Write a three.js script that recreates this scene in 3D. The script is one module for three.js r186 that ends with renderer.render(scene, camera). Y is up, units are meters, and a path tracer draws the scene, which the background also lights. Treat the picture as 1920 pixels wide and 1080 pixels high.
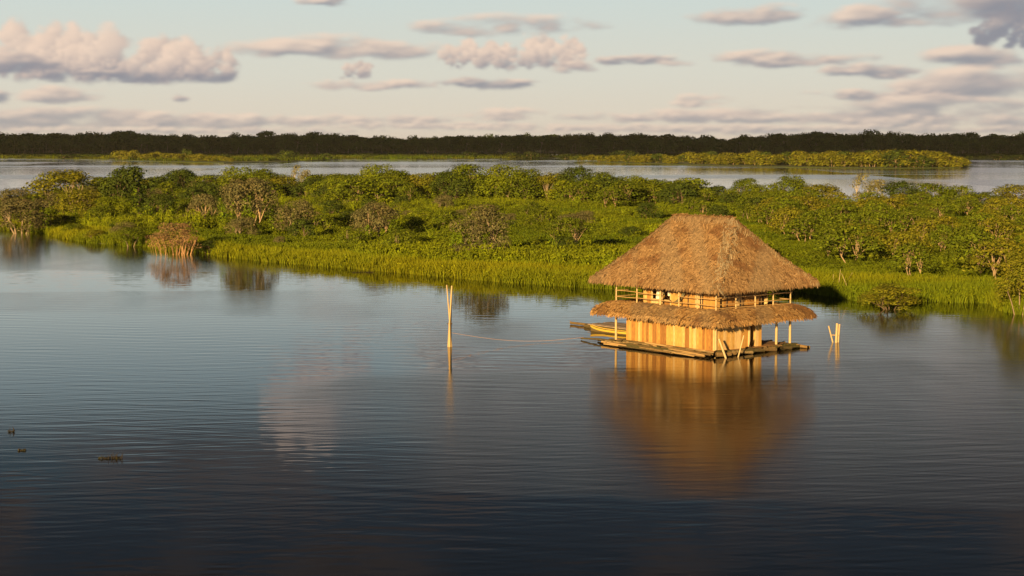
import * as THREE from 'three';
import { mergeGeometries } from 'three/addons/utils/BufferGeometryUtils.js';

// ---------------------------------------------------------------- camera, sky, sun, exposure
const scene = new THREE.Scene();
const EYE = 14.4, PITCH = Math.atan(272 / 3220), FOCAL = 3220;
const camera = new THREE.PerspectiveCamera(2 * Math.atan(540 / FOCAL) * 180 / Math.PI, 16 / 9, 1, 20000);
camera.position.set(0, EYE, 0);
camera.rotation.x = -PITCH;
const renderer = new THREE.WebGLRenderer({ antialias: true });
renderer.toneMapping = THREE.LinearToneMapping;
renderer.toneMappingExposure = 1.8;
renderer.shadowMap.enabled = true;
const SUN_EL = 10.5 * Math.PI / 180, SUN_AZ = 19.5 * Math.PI / 180;      // behind the viewer, to the left
const sun = new THREE.DirectionalLight(new THREE.Color().setRGB(1, 0.66, 0.265), 5);
sun.position.set(-Math.sin(SUN_AZ) * Math.cos(SUN_EL), Math.sin(SUN_EL), Math.cos(SUN_AZ) * Math.cos(SUN_EL)).multiplyScalar(300).add(new THREE.Vector3(10, 0, -160));
sun.target.position.set(10, 0, -160);
sun.castShadow = true;
sun.shadow.radius = 1.5;
sun.shadow.mapSize.set(4096, 4096);
Object.assign(sun.shadow.camera, { left: -160, right: 160, top: 80, bottom: -80, near: 1, far: 900 });
scene.add(sun, sun.target);

// ---------------------------------------------------------------- helpers
function rng(seed) { return () => { seed |= 0; seed = seed + 0x6D2B79F5 | 0; let t = Math.imul(seed ^ seed >>> 15, 1 | seed); t = t + Math.imul(t ^ t >>> 7, 61 | t) ^ t; return ((t ^ t >>> 14) >>> 0) / 4294967296; }; }
const clamp = (x, a = 0, b = 1) => Math.min(b, Math.max(a, x));
const smooth = (a, b, x) => { const t = clamp((x - a) / (b - a)); return t * t * (3 - 2 * t); };
const lerp = (a, b, t) => a + (b - a) * t;
const NT = (() => { const r = rng(77), t = new Float32Array(65536); for (let i = 0; i < 65536; i++) t[i] = r(); return t; })();
function noise2(x, y) {
  const xi = Math.floor(x), yi = Math.floor(y), fx = x - xi, fy = y - yi, u = fx * fx * (3 - 2 * fx), v = fy * fy * (3 - 2 * fy);
  const x0 = xi & 255, x1 = (xi + 1) & 255, y0 = (yi & 255) << 8, y1 = ((yi + 1) & 255) << 8;
  const a = NT[y0 + x0], b = NT[y0 + x1], c = NT[y1 + x0], d = NT[y1 + x1];
  return a + (b - a) * u + (c - a) * v + (a - b - c + d) * u * v;
}
function fbm(x, y, n = 4) { let s = 0, a = 0.5; for (let i = 0; i < n; i++) { s += a * noise2(x, y); x = x * 2.03 + 17.3; y = y * 2.03 + 9.1; a *= 0.5; } return s / (1 - a * 2 + 1e-9) * 1.0; }
const taken = new Map();
function numbered(n) { const k = taken.get(n) ?? 0; taken.set(n, k + 1); return k ? n + '_' + String(k).padStart(3, '0') : n; }
function tag(o, label, category, group, kind) { Object.assign(o.userData, { label, category }); if (group) o.userData.group = group; if (kind) o.userData.kind = kind; return o; }
function shade(o) { o.traverse((c) => { if (c.isMesh) { c.castShadow = true; c.receiveShadow = true; } }); return o; }
function part(name, geo, mat, parent) { const m = new THREE.Mesh(geo, mat); m.name = name; m.castShadow = m.receiveShadow = true; parent.add(m); return m; }
function group(name, parent) { const g = new THREE.Group(); g.name = name; parent.add(g); return g; }
function thing(name, label, category, grp, x = 0, y = 0, z = 0, turn = 0) { const g = group(numbered(name), scene); g.position.set(x, y, z); g.rotation.y = turn; return tag(g, label, category, grp); }
const L = (r, g, b) => new THREE.Color().setRGB(r, g, b);
// where a sight line that leaves the look-out at this bearing and dip (1/3220 rad steps on the 1920 x 1080 plan) meets the water level
const CP = Math.cos(PITCH), SP = Math.sin(PITCH);
function at(px, py, h = 0) {
  const dx = (px - 960) / FOCAL, dy = (540 - py) / FOCAL, ry = dy * CP - SP, rz = -dy * SP - CP, t = (h - EYE) / ry;
  return { x: dx * t, z: rz * t, d: -rz * t };
}
function heightAt(py, d) { const dy = (540 - py) / FOCAL, ry = dy * CP - SP, rz = -dy * SP - CP; return EYE + ry * d / -rz; }
const widthAt = (wpx, d) => wpx * d / FOCAL;

// collects triangles with normals, uv and vertex colours
class Soup {
  constructor() { this.p = []; this.n = []; this.c = []; this.u = []; this.i = []; }
  quad(a, b, c, d, col, nrm) {
    let n = nrm;
    if (!n) {
      const ux = b[0] - a[0], uy = b[1] - a[1], uz = b[2] - a[2], vx = d[0] - a[0], vy = d[1] - a[1], vz = d[2] - a[2];
      n = [uy * vz - uz * vy, uz * vx - ux * vz, ux * vy - uy * vx]; const l = Math.hypot(...n) || 1; n = n.map((q) => q / l);
    }
    const k = this.p.length / 3;
    for (const q of [a, b, c, d]) { this.p.push(q[0], q[1], q[2]); this.n.push(n[0], n[1], n[2]); this.c.push(col[0], col[1], col[2]); }
    this.u.push(0, 0, 1, 0, 1, 1, 0, 1);
    this.i.push(k, k + 1, k + 2, k, k + 2, k + 3);
  }
  // a tapered round stem through points, radii r
  tube(pts, rad, col, sides = 6) {
    const P = pts.map((q) => new THREE.Vector3(...q)), base = this.p.length / 3;
    for (let k = 0; k < P.length; k++) {
      const t = (k ? P[k].clone().sub(P[k - 1]) : P[1].clone().sub(P[0])).normalize();
      const a = Math.abs(t.y) > 0.9 ? new THREE.Vector3(1, 0, 0) : new THREE.Vector3(0, 1, 0), e = a.cross(t).normalize(), f = t.clone().cross(e);
      for (let s = 0; s <= sides; s++) {
        const w = s / sides * Math.PI * 2, nx = e.clone().multiplyScalar(Math.cos(w)).addScaledVector(f, Math.sin(w)), q = P[k].clone().addScaledVector(nx, rad[k]);
        this.p.push(q.x, q.y, q.z); this.n.push(nx.x, nx.y, nx.z); this.c.push(...col); this.u.push(s / sides, k);
      }
    }
    for (let k = 0; k + 1 < P.length; k++) for (let s = 0; s < sides; s++) { const a = base + k * (sides + 1) + s, b = a + sides + 1; this.i.push(a, a + 1, b + 1, a, b + 1, b); }
    const e = P.length - 1;
    for (const [k, flip] of [[0, 1], [e, 0]]) for (let s = 1; s + 1 < sides; s++) { const a = base + k * (sides + 1); flip ? this.i.push(a, a + s + 1, a + s) : this.i.push(a, a + s, a + s + 1); }
  }
  geo() {
    const g = new THREE.BufferGeometry();
    g.setAttribute('position', new THREE.Float32BufferAttribute(this.p, 3)); g.setAttribute('normal', new THREE.Float32BufferAttribute(this.n, 3));
    g.setAttribute('color', new THREE.Float32BufferAttribute(this.c, 3)); g.setAttribute('uv', new THREE.Float32BufferAttribute(this.u, 2));
    g.setIndex(this.i); return g;
  }
}
function dataTex(w, h, fn, srgb = false) {
  const d = new Uint8Array(w * h * 4);
  for (let y = 0; y < h; y++) for (let x = 0; x < w; x++) { const v = fn(x, y), k = (y * w + x) * 4; if (typeof v === 'number') { d[k] = d[k + 1] = d[k + 2] = clamp(v) * 255; } else { d[k] = clamp(v[0]) * 255; d[k + 1] = clamp(v[1]) * 255; d[k + 2] = clamp(v[2]) * 255; } d[k + 3] = 255; }
  const t = new THREE.DataTexture(d, w, h); t.wrapS = t.wrapT = THREE.RepeatWrapping; t.magFilter = THREE.LinearFilter; t.minFilter = THREE.LinearFilter; if (srgb) t.colorSpace = THREE.SRGBColorSpace; t.needsUpdate = true; return t;
}

// ---------------------------------------------------------------- the sky: evening air and clouds, computed over bearing and height (degrees)
{
  const SW = 4096, SH = 3072, data = new Float32Array(SW * SH * 4);
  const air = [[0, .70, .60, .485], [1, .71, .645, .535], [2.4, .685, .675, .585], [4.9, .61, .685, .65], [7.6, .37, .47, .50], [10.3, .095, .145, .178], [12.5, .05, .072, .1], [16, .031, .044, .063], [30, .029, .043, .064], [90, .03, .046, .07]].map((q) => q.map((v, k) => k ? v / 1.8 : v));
  const D = 180 / Math.PI / FOCAL;
  // clouds in and near the view: [centre, height (plan steps), half width, half height, kind 0 flat streak 1 heaped, tone]
  const list = [];
  const put = (x, y, w, h, kind, tone = 0.6) => list.push([(x - 960) * D, (268 - y) * D, w * D * (kind ? 1.04 : 1.22), h * D * (kind ? .98 : 1.25), kind, tone, list.length * 7.31]);
  put(60, 118, 120, 58, 1, 1); put(235, 120, 170, 62, 1, 1); put(345, 128, 110, 48, 1, .95); put(170, 138, 70, 26, 1, .8); put(290, 150, 150, 13, 0, .12); put(50, 128, 110, 18, 0, .4); put(130, 182, 70, 18, 0, .7); put(15, 190, 45, 14, 0, .35);
  put(600, 97, 170, 24, 0, .75); put(700, 162, 105, 12, 0, .75); put(672, 136, 28, 20, 1, .85); put(622, 8, 50, 11, 0, .7); put(348, 188, 16, 8, 0, .5);
  put(945, 56, 145, 22, 0, .65); put(885, 110, 62, 36, 1, 1); put(1012, 108, 92, 40, 1, 1); put(905, 160, 85, 12, 0, .4); put(1185, 115, 75, 10, 0, .5); put(1065, 130, 50, 14, 0, .7);
  put(1398, 34, 95, 22, 0, .62); put(1590, 46, 110, 26, 0, .62); put(1760, 34, 190, 42, 0, .55); put(1890, 72, 90, 50, 1, .3); put(1900, 20, 120, 40, 0, .35); put(1445, 117, 165, 17, 0, .66); put(1785, 118, 95, 26, 0, .55); put(1625, 138, 105, 16, 0, .5);
  put(1312, 191, 66, 13, 0, .8); put(1850, 172, 170, 34, 0, .5); put(1650, 182, 120, 12, 0, .5); put(1290, 216, 120, 14, 0, .75); put(1420, 222, 320, 13, 0, .5); put(1700, 212, 260, 24, 0, .42); put(1800, 232, 250, 12, 0, .5);
  put(120, 226, 260, 20, 0, .42); put(400, 228, 230, 15, 0, .62); put(650, 226, 160, 11, 0, .72); put(930, 217, 75, 13, 0, .8); put(820, 236, 200, 8, 0, .7); put(1150, 240, 300, 8, 0, .7); put(300, 246, 400, 7, 0, .75); put(1500, 244, 420, 9, 0, .6);
  // clouds just above the view, which the water shows: a rosy bank left of the middle, mauve sheets over the right
  put(560, -215, 75, 75, 1, .95); put(620, -150, 70, 50, 1, .8); put(1250, -120, 420, 60, 0, .4); put(1600, -190, 420, 80, 0, .35); put(1000, -200, 240, 60, 0, .42); put(1750, -70, 240, 34, 0, .45); put(760, -60, 130, 14, 0, .6); put(1250, -20, 110, 16, 0, .55);
  // the same kinds of cloud go on all round the horizon
  const r = rng(5);
  for (let k = 0; k < 330; k++) {
    const az = -180 + 360 * r(), el = 0.25 + Math.pow(r(), 1.2) * 9;
    if (Math.abs(az) < 20) continue;
    const heap = r() < 0.28 ? 1 : 0, h = (heap ? 0.5 + 0.5 * r() : 0.16 + 0.3 * r()) * (0.5 + el / 6);
    list.push([az, el, heap ? h * (1.5 + 2 * r()) : h * (5 + 7 * r()), h, heap, heap ? 0.95 : 0.4 + 0.4 * r(), k * 3.77 + 400]);
  }
  for (const c of list) if (c[4]) {                       // heaped clouds: many rounded heads over a flat base
    const q = rng(Math.round(c[6] * 100) + 3), n = 34; c[7] = [];
    for (let k = 0; k < n; k++) { const x = (q() * 2 - 1) * .86, top = Math.sqrt(1 - x * x) * (.55 + .45 * q()), y = lerp(-.5, top * .75, Math.pow(q(), .8)), rr = (.22 + .2 * q()) * (1 - .3 * Math.abs(x)); c[7].push([x * c[2], y * c[3], rr * c[3] * 1.15 * (1 + .4 * (c[2] / c[3] - 1) * .35)]); }
  }
  const lit = [.86, .665, .53].map((v) => v / 1.8), dim = [.27, .275, .315].map((v) => v / 1.8), warm = [.225, .18, .17].map((v) => v / 1.8);
  for (let j = 0; j < SH; j++) {
    const el = (j + .5) / SH * 180 - 90;
    let s = 0; while (s < air.length - 2 && el > air[s + 1][0]) s++;
    const A = air[s], B = air[s + 1], t = smooth(A[0], B[0], el) * .4 + clamp((el - A[0]) / (B[0] - A[0])) * .6, base = [1, 2, 3].map((q) => lerp(A[q], B[q], t));
    const near = el > -0.5 && el < 14 ? list.filter((c) => Math.abs(el - c[1]) < c[3] * 2 + .1) : [];
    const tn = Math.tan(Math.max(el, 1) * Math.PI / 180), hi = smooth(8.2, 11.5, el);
    for (let i = 0; i < SW; i++) {
      const u = (i + .5) / SW, az0 = (u - .5) * 2 * Math.PI;                        // atan2(z, x)
      let az = az0 * 180 / Math.PI + 90; if (az > 180) az -= 360;                   // 0 = where the photograph looks (-z), right positive
      let R = base[0], G = base[1], Bc = base[2];
      if (el > 0) {
        for (const c of near) {
          let da = az - c[0]; if (da > 180) da -= 360; else if (da < -180) da += 360;
          if (Math.abs(da) > c[2] * 1.6) continue;
          const sc = c[4] ? 1.9 / c[3] : 1.2 / c[3], sx = c[4] ? 1 : .28, so = c[6];
          const wx = (az * sx) * sc + so, wy = el * sc + so * .7;
          const f = fbm(wx, wy, 5), f2 = fbm(wx - .3 * (c[4] ? 1 : .6), wy + .42, 4);
          const dx = da / c[2], dy = (el - c[1]) / c[3], rr = dx * dx * (c[4] ? 1 : .9) + (dy > 0 ? dy * dy : dy * dy * (c[4] ? 3.2 : 1.8));
          if (c[4]) {
            const f3 = fbm(wx * 2.6 + 5, wy * 2.6, 4), gx = da + (f - .5) * c[3] * .9 + (f3 - .5) * c[3] * .5, gy = el - c[1] + (f2 - .5) * c[3] * .9 + (f3 - .5) * c[3] * .4; let best = -9, nx = 0, ny = 0, nz = 1;
            for (const [x, y, rad] of c[7]) { const ax = (gx - x) / rad, ay = (gy - y) / rad, m = 1 - ax * ax - ay * ay; if (m > -.6) { const v = m + .25 * y / c[3]; if (v > best) { best = v; nx = ax; ny = ay; nz = Math.sqrt(Math.max(.02, m)); } } }
            const base2 = smooth(-.75, -.45, (el - c[1]) / c[3] + (f - .5) * .5), alp = smooth(-.35, .75, best + (f3 - .5) * 1.1) * base2 * .96;
            if (alp <= 0) continue;
            const nl = Math.hypot(nx, ny, nz); let l2 = .04 + .44 * Math.max(0, (-.5 * nx + .62 * ny + .6 * nz) / nl) + .52 * smooth(-.7, .45, dy) + (f - f2) * .5 + (f3 - .5) * .25 + (c[5] - 1) * .9; l2 = clamp(l2);
            R = lerp(R, lerp(dim[0], lit[0], l2), alp); G = lerp(G, lerp(dim[1], lit[1], l2), alp); Bc = lerp(Bc, lerp(dim[2], lit[2], l2), alp);
            continue;
          }
          const den = 1 - rr + (f - .5) * (c[4] ? 2.0 : 2.2);
          const al = smooth(.08, c[4] ? .62 : .85, den) * (c[4] ? .97 : .88);
          if (al <= 0) continue;
          let li = .43 + dy * (c[4] ? .5 : .5) - dx * .10 + (f - f2) * (c[4] ? 1.9 : 1.2) + (c[5] - .65) * .8;
          li = clamp(li); li = li * li * (3 - 2 * li);
          const hz = smooth(2.2, 0, el) * .3;                                     // low clouds stand behind more air
          const wm = smooth(5, 7, el), dm = [0, 1, 2].map((q) => lerp(dim[q], warm[q], wm));                // nearer clouds show us their warm-lit undersides
          for (const [q, v] of [[0, lerp(dm[0], lit[0], li)], [1, lerp(dm[1], lit[1], li)], [2, lerp(dm[2], lit[2], li)]]) {
            const w = lerp(v, base[q], hz);
            if (q === 0) R = lerp(R, w, al); else if (q === 1) G = lerp(G, w, al); else Bc = lerp(Bc, w, al);
          }
        }
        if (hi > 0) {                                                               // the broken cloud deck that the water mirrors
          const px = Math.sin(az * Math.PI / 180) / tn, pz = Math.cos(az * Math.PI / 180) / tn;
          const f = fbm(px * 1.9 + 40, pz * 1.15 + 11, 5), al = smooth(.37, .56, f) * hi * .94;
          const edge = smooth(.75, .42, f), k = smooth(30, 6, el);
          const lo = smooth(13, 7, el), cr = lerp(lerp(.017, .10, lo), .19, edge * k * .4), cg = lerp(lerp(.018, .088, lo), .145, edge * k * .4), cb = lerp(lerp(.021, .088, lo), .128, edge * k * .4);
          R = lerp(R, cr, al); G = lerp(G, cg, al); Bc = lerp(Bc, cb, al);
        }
      }
      const o = (j * SW + i) * 4; data[o] = R; data[o + 1] = G; data[o + 2] = Bc; data[o + 3] = 1;
    }
  }
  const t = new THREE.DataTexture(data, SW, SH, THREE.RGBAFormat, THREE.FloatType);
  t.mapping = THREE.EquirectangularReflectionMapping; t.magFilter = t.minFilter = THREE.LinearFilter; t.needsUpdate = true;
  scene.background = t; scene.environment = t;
}

// ---------------------------------------------------------------- water
{
  const N = 1024, P = 40, r = rng(31), h = new Float32Array(N * N), waves = [];
  for (let k = 0; k < 70; k++) {
    const lam = 0.45 + 2.3 * r() * r(), dir = (r() - .5) * .75, m = Math.round(P / lam * Math.sin(dir)), n = Math.round(P / lam * Math.cos(dir));
    waves.push([m, n, r() * 6.283, lam ** 1.0]);
  }
  for (const [m, n, ph, a] of waves) for (let y = 0; y < N; y++) for (let x = 0; x < N; x++) h[y * N + x] += a * Math.sin(6.283185 * (m * x + n * y) / N + ph);
  let mx = 0; for (const v of h) mx = Math.max(mx, Math.abs(v));
  const bump = dataTex(N, N, (x, y) => .5 + .5 * h[y * N + x] / mx);
  const M = 1024, S = 320;                                            // wind-ruffled and calm water, 320 m square
  const rough = dataTex(M, M, (i, j) => {
    const x = (i + .5) / M * S - S / 2, d = (j + .5) / M * S + 40;     // metres to the right, metres out
    const w = (fbm(x * .05 + 3, d * .03, 4) - .5), e = (fbm(x * .35, d * .12, 4) - .5), bear = x / d;
    let v = 0;
    v = Math.max(v, smooth(68.5 - bear * 9 + e * 3, 70.5 - bear * 9 + e * 3, d) * smooth(109 + w * 14 + bear * 30, 103 + w * 14 + bear * 30, d) * smooth(-.13, -.05, bear + w * .25));
    v = Math.max(v, .6 * smooth(139 + w * 22, 147 + w * 22, d) * smooth(168 + w * 5, 165 + w * 5, d) * smooth(.0, -.1, bear + w * .15));
    v = Math.max(v, .6 * smooth(190 + w * 10, 195 + w * 10, d) * smooth(.02, -.1, bear));
    v = Math.max(v, .8 * smooth(112, 118, d + w * 20) * smooth(150, 140, d + w * 20) * smooth(.02, -.04, Math.abs(bear - .0) + w * .2 - .03));
    v = Math.max(v, .75 * smooth(.14, .2, bear + w * .2) * smooth(100, 110, d) * smooth(150, 135, d));
    v = Math.max(v, .35 * smooth(300, 330, d + w * 60));
    return .03 + .15 * clamp(v * (.85 + .5 * e)) ;
  });
  const mat = new THREE.MeshPhysicalMaterial({ color: L(.004, .0043, .0045), roughness: 1, ior: 1.333, bumpMap: bump, bumpScale: .0085, roughnessMap: rough });
  bump.repeat.set(1 / P, 1 / P);
  rough.repeat.set(1 / S, 1 / S); rough.offset.set(.5, -40 / S);
  const g = new THREE.PlaneGeometry(9000, 9000); g.rotateX(-Math.PI / 2); g.translate(0, 0, -3900);
  const p = g.attributes.position, uv = new Float32Array(p.count * 2);
  for (let k = 0; k < p.count; k++) { uv[2 * k] = p.getX(k); uv[2 * k + 1] = -p.getZ(k); }
  g.setAttribute('uv', new THREE.BufferAttribute(uv, 2));
  const m = new THREE.Mesh(g, mat); m.name = 'lake_water'; m.receiveShadow = true; scene.add(m);
  tag(m, 'dark lake water with calm and wind-ruffled patches', 'water', null, 'structure');
}

// ---------------------------------------------------------------- land
const leafMat = new THREE.MeshPhysicalMaterial({ vertexColors: true, roughness: .8, specularIntensity: .3, side: THREE.DoubleSide });
const barkMat = new THREE.MeshStandardMaterial({ vertexColors: true, roughness: .9 });
const soilMat = new THREE.MeshStandardMaterial({ color: L(.055, .065, .02), roughness: 1, bumpMap: dataTex(256, 256, (x, y) => fbm(x / 9, y / 9, 4)), bumpScale: .15 });
const shorePx = [[-120, 405], [-40, 424], [10, 432], [60, 430], [130, 448], [180, 456], [270, 461], [330, 470], [395, 474], [420, 480], [500, 489], [620, 499], [740, 509], [850, 519], [960, 529], [1100, 538], [1200, 543], [1400, 548], [1500, 545], [1570, 556], [1640, 566], [1740, 564], [1860, 567], [1895, 585], [1990, 598], [2300, 610]];
const backPx = [[2300, 396], [1900, 392], [1700, 388], [1500, 384], [1200, 372], [700, 363], [300, 363], [120, 364], [20, 378], [-60, 384], [-120, 390]];
const shore = shorePx.map(([x, y]) => at(x, y)), back = backPx.map(([x, y]) => at(x, y)), outline = [...shore, ...back];
function landSheet(name, label, pts, y, mat) {
  const s = new THREE.Shape(pts.map((q) => new THREE.Vector2(q.x, -q.z)));
  const g = new THREE.ExtrudeGeometry(s, { depth: .6, bevelEnabled: true, bevelSize: .8, bevelThickness: .12, bevelSegments: 2, bevelOffset: -.6 });
  g.rotateX(-Math.PI / 2); g.translate(0, y - .72, 0);
  const uv = g.attributes.uv; for (let k = 0; k < uv.count; k++) uv.setXY(k, uv.getX(k) / 8, uv.getY(k) / 8);
  const m = new THREE.Mesh(g, mat); m.name = numbered(name); m.receiveShadow = m.castShadow = true; scene.add(m);
  return tag(m, label, 'land', null, 'structure');
}
landSheet('marsh_ground', 'low marshy ground of the green peninsula', outline, .16, soilMat);
function inside(x, z, poly) { let c = false; for (let i = 0, j = poly.length - 1; i < poly.length; j = i++) { const a = poly[i], b = poly[j]; if ((a.z > z) !== (b.z > z) && x < (b.x - a.x) * (z - a.z) / (b.z - a.z) + a.x) c = !c; } return c; }
function shoreDist(x, z) { let m = 1e9; for (let i = 0; i + 1 < shore.length; i++) { const a = shore[i], b = shore[i + 1], vx = b.x - a.x, vz = b.z - a.z, t = clamp(((x - a.x) * vx + (z - a.z) * vz) / (vx * vx + vz * vz)); m = Math.min(m, Math.hypot(x - a.x - vx * t, z - a.z - vz * t)); } return m; }

// ---------------------------------------------------------------- the floating house
const HOUSE = { x: 13.53, z: -121.5, yaw: -.867 };
{
  const house = thing('floating_house', 'two storey thatched bamboo house floating on a log raft', 'house', null, HOUSE.x, 0, HOUSE.z, HOUSE.yaw);
  const a = 4.86, b = 3.81, FLOOR = .3, DECK = 2.95, R = rng(404);
  // split palm boards: colour streaks along the fibre, a few variants
  const boardTex = dataTex(256, 256, (x, y) => { const s = fbm(x / 3.1, y / 90, 4), k = fbm(x / 40 + 9, y / 30, 3); const v = .8 + .7 * (s - .5) + .4 * (k - .5); return [v, v * (.92 + .1 * (k - .5)), v * .9]; });
  const boards = [[.66, .42, .125], [.58, .335, .09], [.75, .53, .2], [.46, .245, .065], [.70, .45, .135], [.36, .185, .05], [.8, .61, .3]].map((c) => new THREE.MeshStandardMaterial({ color: L(...c), map: boardTex, roughness: .7, bumpMap: boardTex, bumpScale: .006 }));
  const pole = new THREE.MeshStandardMaterial({ color: L(.46, .3, .135), roughness: .65 }), paleBark = new THREE.MeshStandardMaterial({ color: L(.52, .38, .2), roughness: .7 });
  const logTex = dataTex(128, 128, (x, y) => { const v = .35 + .8 * fbm(x / 5, y / 40, 4) + .25 * (fbm(x / 25, y / 25, 3) - .5); return [v, v * .95, v * .85]; });
  const logs = [[.22, .15, .07], [.13, .10, .045], [.30, .2, .09], [.11, .10, .035], [.36, .27, .15]].map((c) => new THREE.MeshStandardMaterial({ color: L(...c), map: logTex, roughness: .85, bumpMap: logTex, bumpScale: .02 }));
  const darkWood = new THREE.MeshStandardMaterial({ color: L(.10, .06, .03), roughness: .8 });
  const floorMat = new THREE.MeshStandardMaterial({ color: L(.34, .2, .085), map: boardTex, roughness: .8 });
  const boardGeo = []; for (let k = 0; k < 4; k++) { const g = new THREE.BoxGeometry(1, 1, 1, 1, 1, 1); const uv = g.attributes.uv; for (let q = 0; q < uv.count; q++) uv.setXY(q, uv.getX(q) * .35 + k * .23, uv.getY(q) * .9 + k * .3); boardGeo.push(g); }
  // a wall of upright boards along a line on plan; tops are uneven
  function wall(name, parent, p0, p1, y0, y1, rough = .1, wmin = .16, wmax = .4) {
    const w = group(name, parent), len = Math.hypot(p1[0] - p0[0], p1[1] - p0[1]), ang = Math.atan2(-(p1[1] - p0[1]), p1[0] - p0[0]);
    for (let t = 0; t < len - .02;) {
      let bw = Math.min(lerp(wmin, wmax, R()), len - t); if (len - t - bw < .12) bw = len - t;
      const h = y1 - y0 - R() * rough, m = part('board', boardGeo[Math.floor(R() * 4)], boards[Math.floor(Math.pow(R(), 1.15) * boards.length)], w), s = (t + bw / 2) / len;
      m.scale.set(bw - .012, h, .03 + .02 * R());
      m.position.set(lerp(p0[0], p1[0], s) + (R() - .5) * .012, y0 + h / 2, lerp(p0[1], p1[1], s) + (R() - .5) * .012); m.rotation.y = ang;
      t += bw;
    }
    return w;
  }
  function stick(name, parent, p, q, r0, r1, mat, bend = 0) {
    const A = new THREE.Vector3(...p), B = new THREE.Vector3(...q), mid = A.clone().lerp(B, .5).add(new THREE.Vector3((R() - .5) * bend, (R() - .5) * bend, (R() - .5) * bend));
    const s = new Soup(); s.tube([p, A.clone().lerp(mid, .5).toArray().map((v, i) => v + (R() - .5) * bend * .3), mid.toArray(), mid.clone().lerp(B, .5).toArray(), q], [r0, lerp(r0, r1, .25), lerp(r0, r1, .5), lerp(r0, r1, .75), r1], [1, 1, 1], 8);
    return part(name, s.geo(), mat, parent);
  }
  // raft: long logs along the house, log ends towards the right
  const raft = group('raft', house);
  for (let k = 0; k < 25; k++) {
    const v = -4.55 + k * .385 + (R() - .5) * .12, r0 = .13 + .11 * R() * R(), x0 = -4.7 - R() * .9 + (k > 21 ? R() * 1.6 : 0), x1 = 4.4 + R() * .8 - (k > 21 ? R() * 2.2 : 0);
    stick('log', raft, [x0, .06 + (R() - .5) * .12, v], [x1, .04 + (R() - .5) * .12, v + (R() - .5) * .2], r0, r0 * (.75 + .3 * R()), logs[Math.floor(R() * logs.length)], .06);
  }
  for (let k = 0; k < 9; k++) { const u = -4.4 + k * 1.12 + (R() - .5) * .2; stick('cross_beam', raft, [u, .21, -4.6 - R() * .3], [u + (R() - .5) * .3, .21, 4.35 + R() * .25], .08, .07, logs[Math.floor(R() * 3)], .05); }
  for (let k = 0; k < 52; k++) { const v = 3.72 + R() * 1.6, u0 = -5.4 + R() * 8.2, len = .9 + R() * 3.2; stick('loose_pole', raft, [u0, .3 + R() * .06 - (v - 3.7) * .14, v], [Math.min(u0 + len, 5.2), .29 + R() * .05 - (v - 3.7) * .14, v + (R() - .5) * .7], .035 + .06 * R() * R(), .03 + .03 * R(), [logs[0], logs[2], logs[4], logs[1], logs[3], pole][Math.floor(R() * 6)], .08); }
  for (let k = 0; k < 26; k++) { const v = -3.6 + R() * 8.2, len = .6 + R() * 1.3, uu = 4.9 + R() * .65; stick('short_log', raft, [uu, .26 - (uu - 4.9) * .25 + R() * .08, v], [uu + (R() - .5) * .5, .2 - (uu - 4.9) * .25 + R() * .08, v - len], .09 + .1 * R(), .09 + .06 * R(), logs[Math.floor(R() * logs.length)], .04); }
  for (const [v, x0, x1, r0] of [[4.35, -8.4, -4.4, .09], [4.05, -6.9, -4, .12], [3.2, -6.6, -4.4, .1]]) stick('outrigger_log', raft, [x0, .1, v - .4], [x1, .26, v], r0 * .7, r0, logs[1], .1);
  stick('outrigger_log', raft, [4.0, .14, -4.2], [5.9, .1, -4.5], .15, .1, logs[2], .08); stick('outrigger_log', raft, [4.2, .1, -3.9], [5.7, .03, -5.0], .14, .11, logs[0], .08);
  // floors
  const lowFloor = group('lower_floor', house);
  for (let k = 0; k < 22; k++) { const m = part('floorboard', boardGeo[k % 4], floorMat, lowFloor); m.rotation.y = Math.PI / 2; m.scale.set(7.5, .05, .425); m.position.set(-4.65 + k * .44, FLOOR + .01 + .012 * R(), 0); }
  const deck = group('upper_deck', house);
  for (let k = 0; k < 26; k++) { const m = part('deck_board', boardGeo[k % 4], boards[[3, 1, 5][k % 3]], deck); m.scale.set(.365, .06, 7.7 - R() * .1); m.position.set(-4.7 + k * .376, DECK - .03 + .012 * R(), 0); }
  // lower storey
  const inn = .2;
  wall('front_wall', house, [-4.0, b - inn], [a - inn, b - inn], FLOOR - .06, 2.3, .22);
  wall('side_wall', house, [a - inn - .005, b - inn - .03], [a - inn, .32], FLOOR - .06, 2.42, .06);
  wall('porch_wall', house, [2.2, .28], [4.55, .28], FLOOR, 2.6, .03);
  wall('porch_back_wall', house, [2.2, .24], [2.2, -.55], FLOOR, 2.6, .03);
  wall('porch_back_wall', house, [2.2, -1.55], [2.2, -3.55], FLOOR, 2.6, .03);
  wall('porch_partition', house, [3.2, -.72], [4.5, -.72], FLOOR, 2.55, .03);
  wall('porch_partition', house, [4.55, -.5], [4.55, -1.15], FLOOR, 2.55, .03);
  wall('rear_wall', house, [-4.0, -b + inn], [2.2, -b + inn], FLOOR, 2.6, .03, .5, .9);
  wall('left_wall', house, [-4.0, b - inn - .04], [-4.0, -b + inn], FLOOR, 2.5, .06, .4, .7);
  for (const [u, v] of [[-a, b], [a, -b], [a, -2.35], [-a, 0], [-a, -b], [a - inn + .03, .3], [a - inn, b - inn]]) stick('post', house, [u, -.3, v], [u + (R() - .5) * .06, DECK - .1, v], .095, .085, paleBark, .03);
  for (const v of [b, -b, 0]) stick('beam', house, [-a - .1, DECK - .14, v], [a + .1, DECK - .14, v], .07, .07, pole, .03);
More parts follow.
